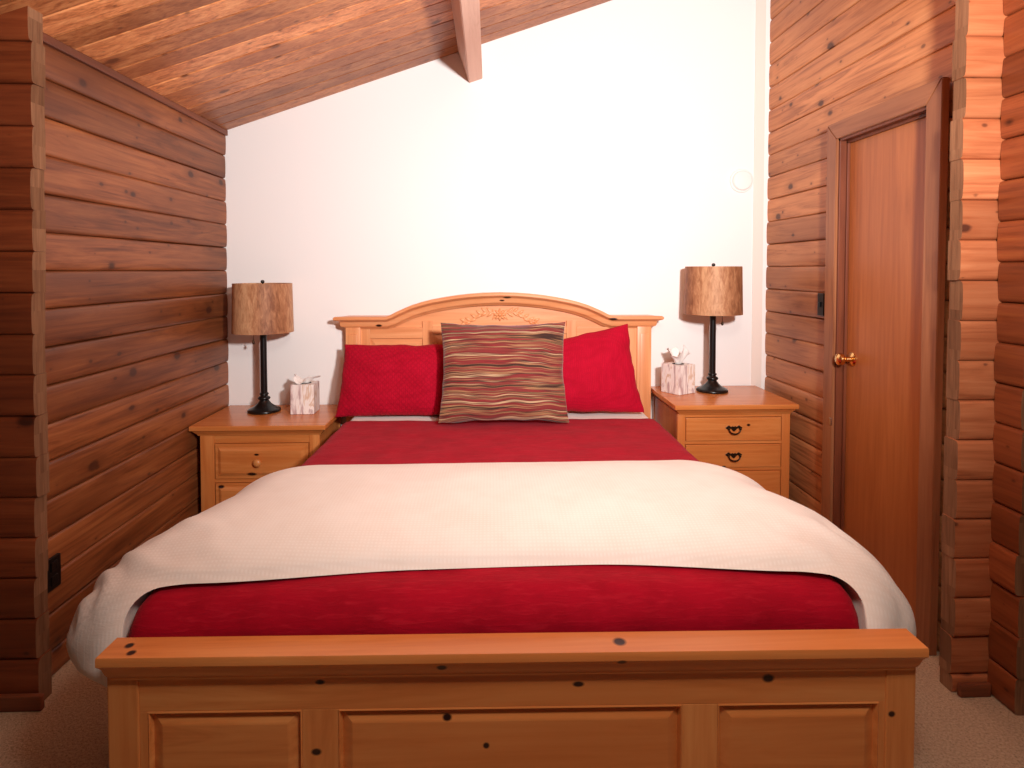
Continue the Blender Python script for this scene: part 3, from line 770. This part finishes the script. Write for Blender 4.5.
# ---------------------------------------------------------------- lamps
def lamp(label, x, y, z, chain):
    r = thing('table_lamp', label, 'lamp', (x, y, z+.0005), 'black table lamps with drum shades')
    z += .0005
    bm = bmesh.new(); add_lathe(bm, [(0, 0), (.086, 0), (.090, .004), (.089, .012), (.080, .018), (.066, .024), (.050, .034), (.036, .047), (.027, .060), (.024, .066), (.031, .070), (.034, .077), (.030, .084), (.022, .088), (.020, .094), (.025, .098), (.025, .103), (.019, .108), (0, .108)], x, y, z, 48)
    mesh_obj('base', bm, m_black, r, smooth=True, angle=60)
    bm = bmesh.new(); add_lathe(bm, [(0, .106), (.0185, .106), (.0175, .50), (.024, .505), (.024, .515), (.014, .52), (.014, .56), (0, .56)], x, y, z, 32); mesh_obj('pole', bm, m_black, r, smooth=True, angle=50)
    bm = bmesh.new(); R0, R1, za, zb_ = .164, .158, .452, .728
    add_lathe(bm, [(R0, za), (R1, zb_), (R1-.003, zb_), (R0-.003, za), (R0, za)], x, y, z, 72)
    sh = mesh_obj('lamp_shade', bm, m_shade, r, smooth=True, angle=50)
    bm = bmesh.new()
    for zz, RR in ((zb_-.012, R1-.004), ):
        for k in range(3):
            q = 2*PI*k/3+.5; add_tube(bm, [(x, y, z+zz), (x+RR*math.cos(q), y+RR*math.sin(q), z+zz)], .0015, 6)
    add_tube(bm, [(x+.0, y, z+.55), (x+.055, y, z+.60), (x+.055, y, z+.66), (x, y, z+.716)], .0015, 6); add_tube(bm, [(x, y, z+.55), (x-.055, y, z+.60), (x-.055, y, z+.66), (x, y, z+.716)], .0015, 6)
    mesh_obj('spider', bm, m_black, sh)
    bm = bmesh.new(); add_lathe(bm, [(0, .712), (.004, .712), (.004, .728), (.009, .731), (.011, .738), (.008, .745), (0, .748)], x, y, z, 20); mesh_obj('finial', bm, m_black, r, smooth=True)
    bm = bmesh.new(); add_ball(bm, (x, y, z+.615), .03, (1, 1, 1.25)); add_lathe(bm, [(.013, .555), (.013, .59), (0, .59)], x, y, z, 16); mesh_obj('light_bulb', bm, m_plastic, r, smooth=True)
    bm = bmesh.new(); add_tube(bm, [(x, y-.004, z+.53), (x+chain, y-.02, z+.52), (x+chain*1.05, y-.022, z+.41)], .0016, 6)
    add_lathe(bm, [(0, .385), (.006, .388), (.007, .396), (.003, .408), (.002, .412), (0, .414)], x+chain*1.05, y-.022, z, 12); mesh_obj('pull_chain', bm, m_bronze, r, smooth=True)
    return r
lamp('black table lamp with tan drum shade on the left nightstand', -1.285, -.178, .646, -.045)
lamp('black table lamp with tan drum shade on the right nightstand', 1.297, -.178, .742, .045)

# ---------------------------------------------------------------- tissue boxes
def tissue(label, x, y, z, rot, w=.128, h=.165, seed=0, tall=1.):
    r = thing('tissue_box', label, 'tissue box', (x, y, z+.0005), 'marbled tissue boxes'); r.rotation_euler.z = rot
    bm = box(-w/2, w/2, -w/2, w/2, 0, h, bev=.004)
    def loc(bm_, name, mat, smooth=False):
        bmesh.ops.recalc_face_normals(bm_, faces=bm_.faces); me = bpy.data.meshes.new(name); bm_.to_mesh(me); bm_.free(); me.materials.append(mat)
        if smooth:
            for p_ in me.polygons: p_.use_smooth = True
        o = bpy.data.objects.new(name, me); COL.objects.link(o); o.parent = r; return o
    loc(bm, 'box', m_card)
    bm = bmesh.new(); add_lathe(bm, [(0, h+.0003), (.034, h+.0003), (.034, h+.0012), (0, h+.0012)], 0, 0, 0, 24)
    loc(bm, 'opening', m_dark)
    # crumpled sheet standing out of the slot
    bm = bmesh.new(); nu, nv = 40, 16; G = {}
    for i in range(nu+1):
        for j in range(nv+1):
            a_ = 2*PI*i/nu; t = j/nv
            rr = .018+.050*t**1.1*(1+.35*math.sin(3*a_+seed))+.006*math.sin(9*a_+t*4)*t
            zz = h-.004+(.050*tall)*t*(1+.28*math.sin(2*a_+seed*1.7)+.12*math.sin(5*a_+seed))-.016*t**3*(1+.6*math.sin(a_*3+seed))
            zz = max(zz, h+.002) if t > .3 else zz
            G[i, j] = bm.verts.new((rr*math.cos(a_), rr*math.sin(a_)*.75, zz))
    for i in range(nu):
        for j in range(nv): bm.faces.new((G[i, j], G[i+1, j], G[i+1, j+1], G[i, j+1]))
    bmesh.ops.remove_doubles(bm, verts=bm.verts, dist=1e-5)
    bmesh.ops.solidify(bm, geom=list(bm.faces), thickness=.0012)
    loc(bm, 'tissue', m_tissue, True)
    return r
tissue('marbled white tissue box beside the left lamp', -1.047, -.20, .646, .02, seed=1.1)
tissue('marbled white tissue box turned at an angle beside the right lamp', 1.088, -.20, .742, .55, seed=2.6, tall=1.8, w=.135)

# ---------------------------------------------------------------- light
def look(o, tgt): o.rotation_euler = (Vector(tgt)-o.location).to_track_quat('-Z', 'Y').to_euler()
L = bpy.data.lights.new('key', 'SPOT'); L.energy = 580; L.shadow_soft_size = .10; L.spot_size = math.radians(125); L.spot_blend = 1.; L.color = (1, .975, .965)
lo = bpy.data.objects.new('key_light', L); COL.objects.link(lo); lo.location = (.76, -3.5, 1.95); look(lo, (.15, 0, 2.95))
L2 = bpy.data.lights.new('bed_fill', 'SPOT'); L2.energy = 90; L2.shadow_soft_size = .18; L2.spot_size = math.radians(124); L2.spot_blend = 1.; L2.color = (1, .92, .84)  # added fill spot over bed and footboard, no fixture hangs here
l2 = bpy.data.objects.new('bed_fill_light', L2); COL.objects.link(l2); l2.location = (.35, -3.15, 2.45); look(l2, (.25, -1.95, .55))
w = bpy.data.worlds.new('World'); bpy.context.scene.world = w; w.use_nodes = True
w.node_tree.nodes['Background'].inputs[0].default_value = (1, .76, .60, 1); w.node_tree.nodes['Background'].inputs[1].default_value = .04

# ---------------------------------------------------------------- camera
f = 600.; p = math.atan(f/19000.); yaw = math.atan(22/f); cy = 270+f*math.tan(p)
cam = bpy.data.cameras.new('Camera'); co = bpy.data.objects.new('Camera', cam); COL.objects.link(co)
cam.sensor_width = 36; cam.lens = f/1024*36; cam.sensor_fit = 'HORIZONTAL'; cam.shift_y = -(384-cy)/1024
cam.clip_start = .05
co.location = (0, -3.62, 1.45); co.rotation_euler = (PI/2-p, 0, -yaw)
sc = bpy.context.scene; sc.camera = co
sc.view_settings.view_transform = 'Standard'; sc.view_settings.look = 'None'; sc.view_settings.exposure = 0; sc.view_settings.gamma = 1
sc.view_settings.use_curve_mapping = False
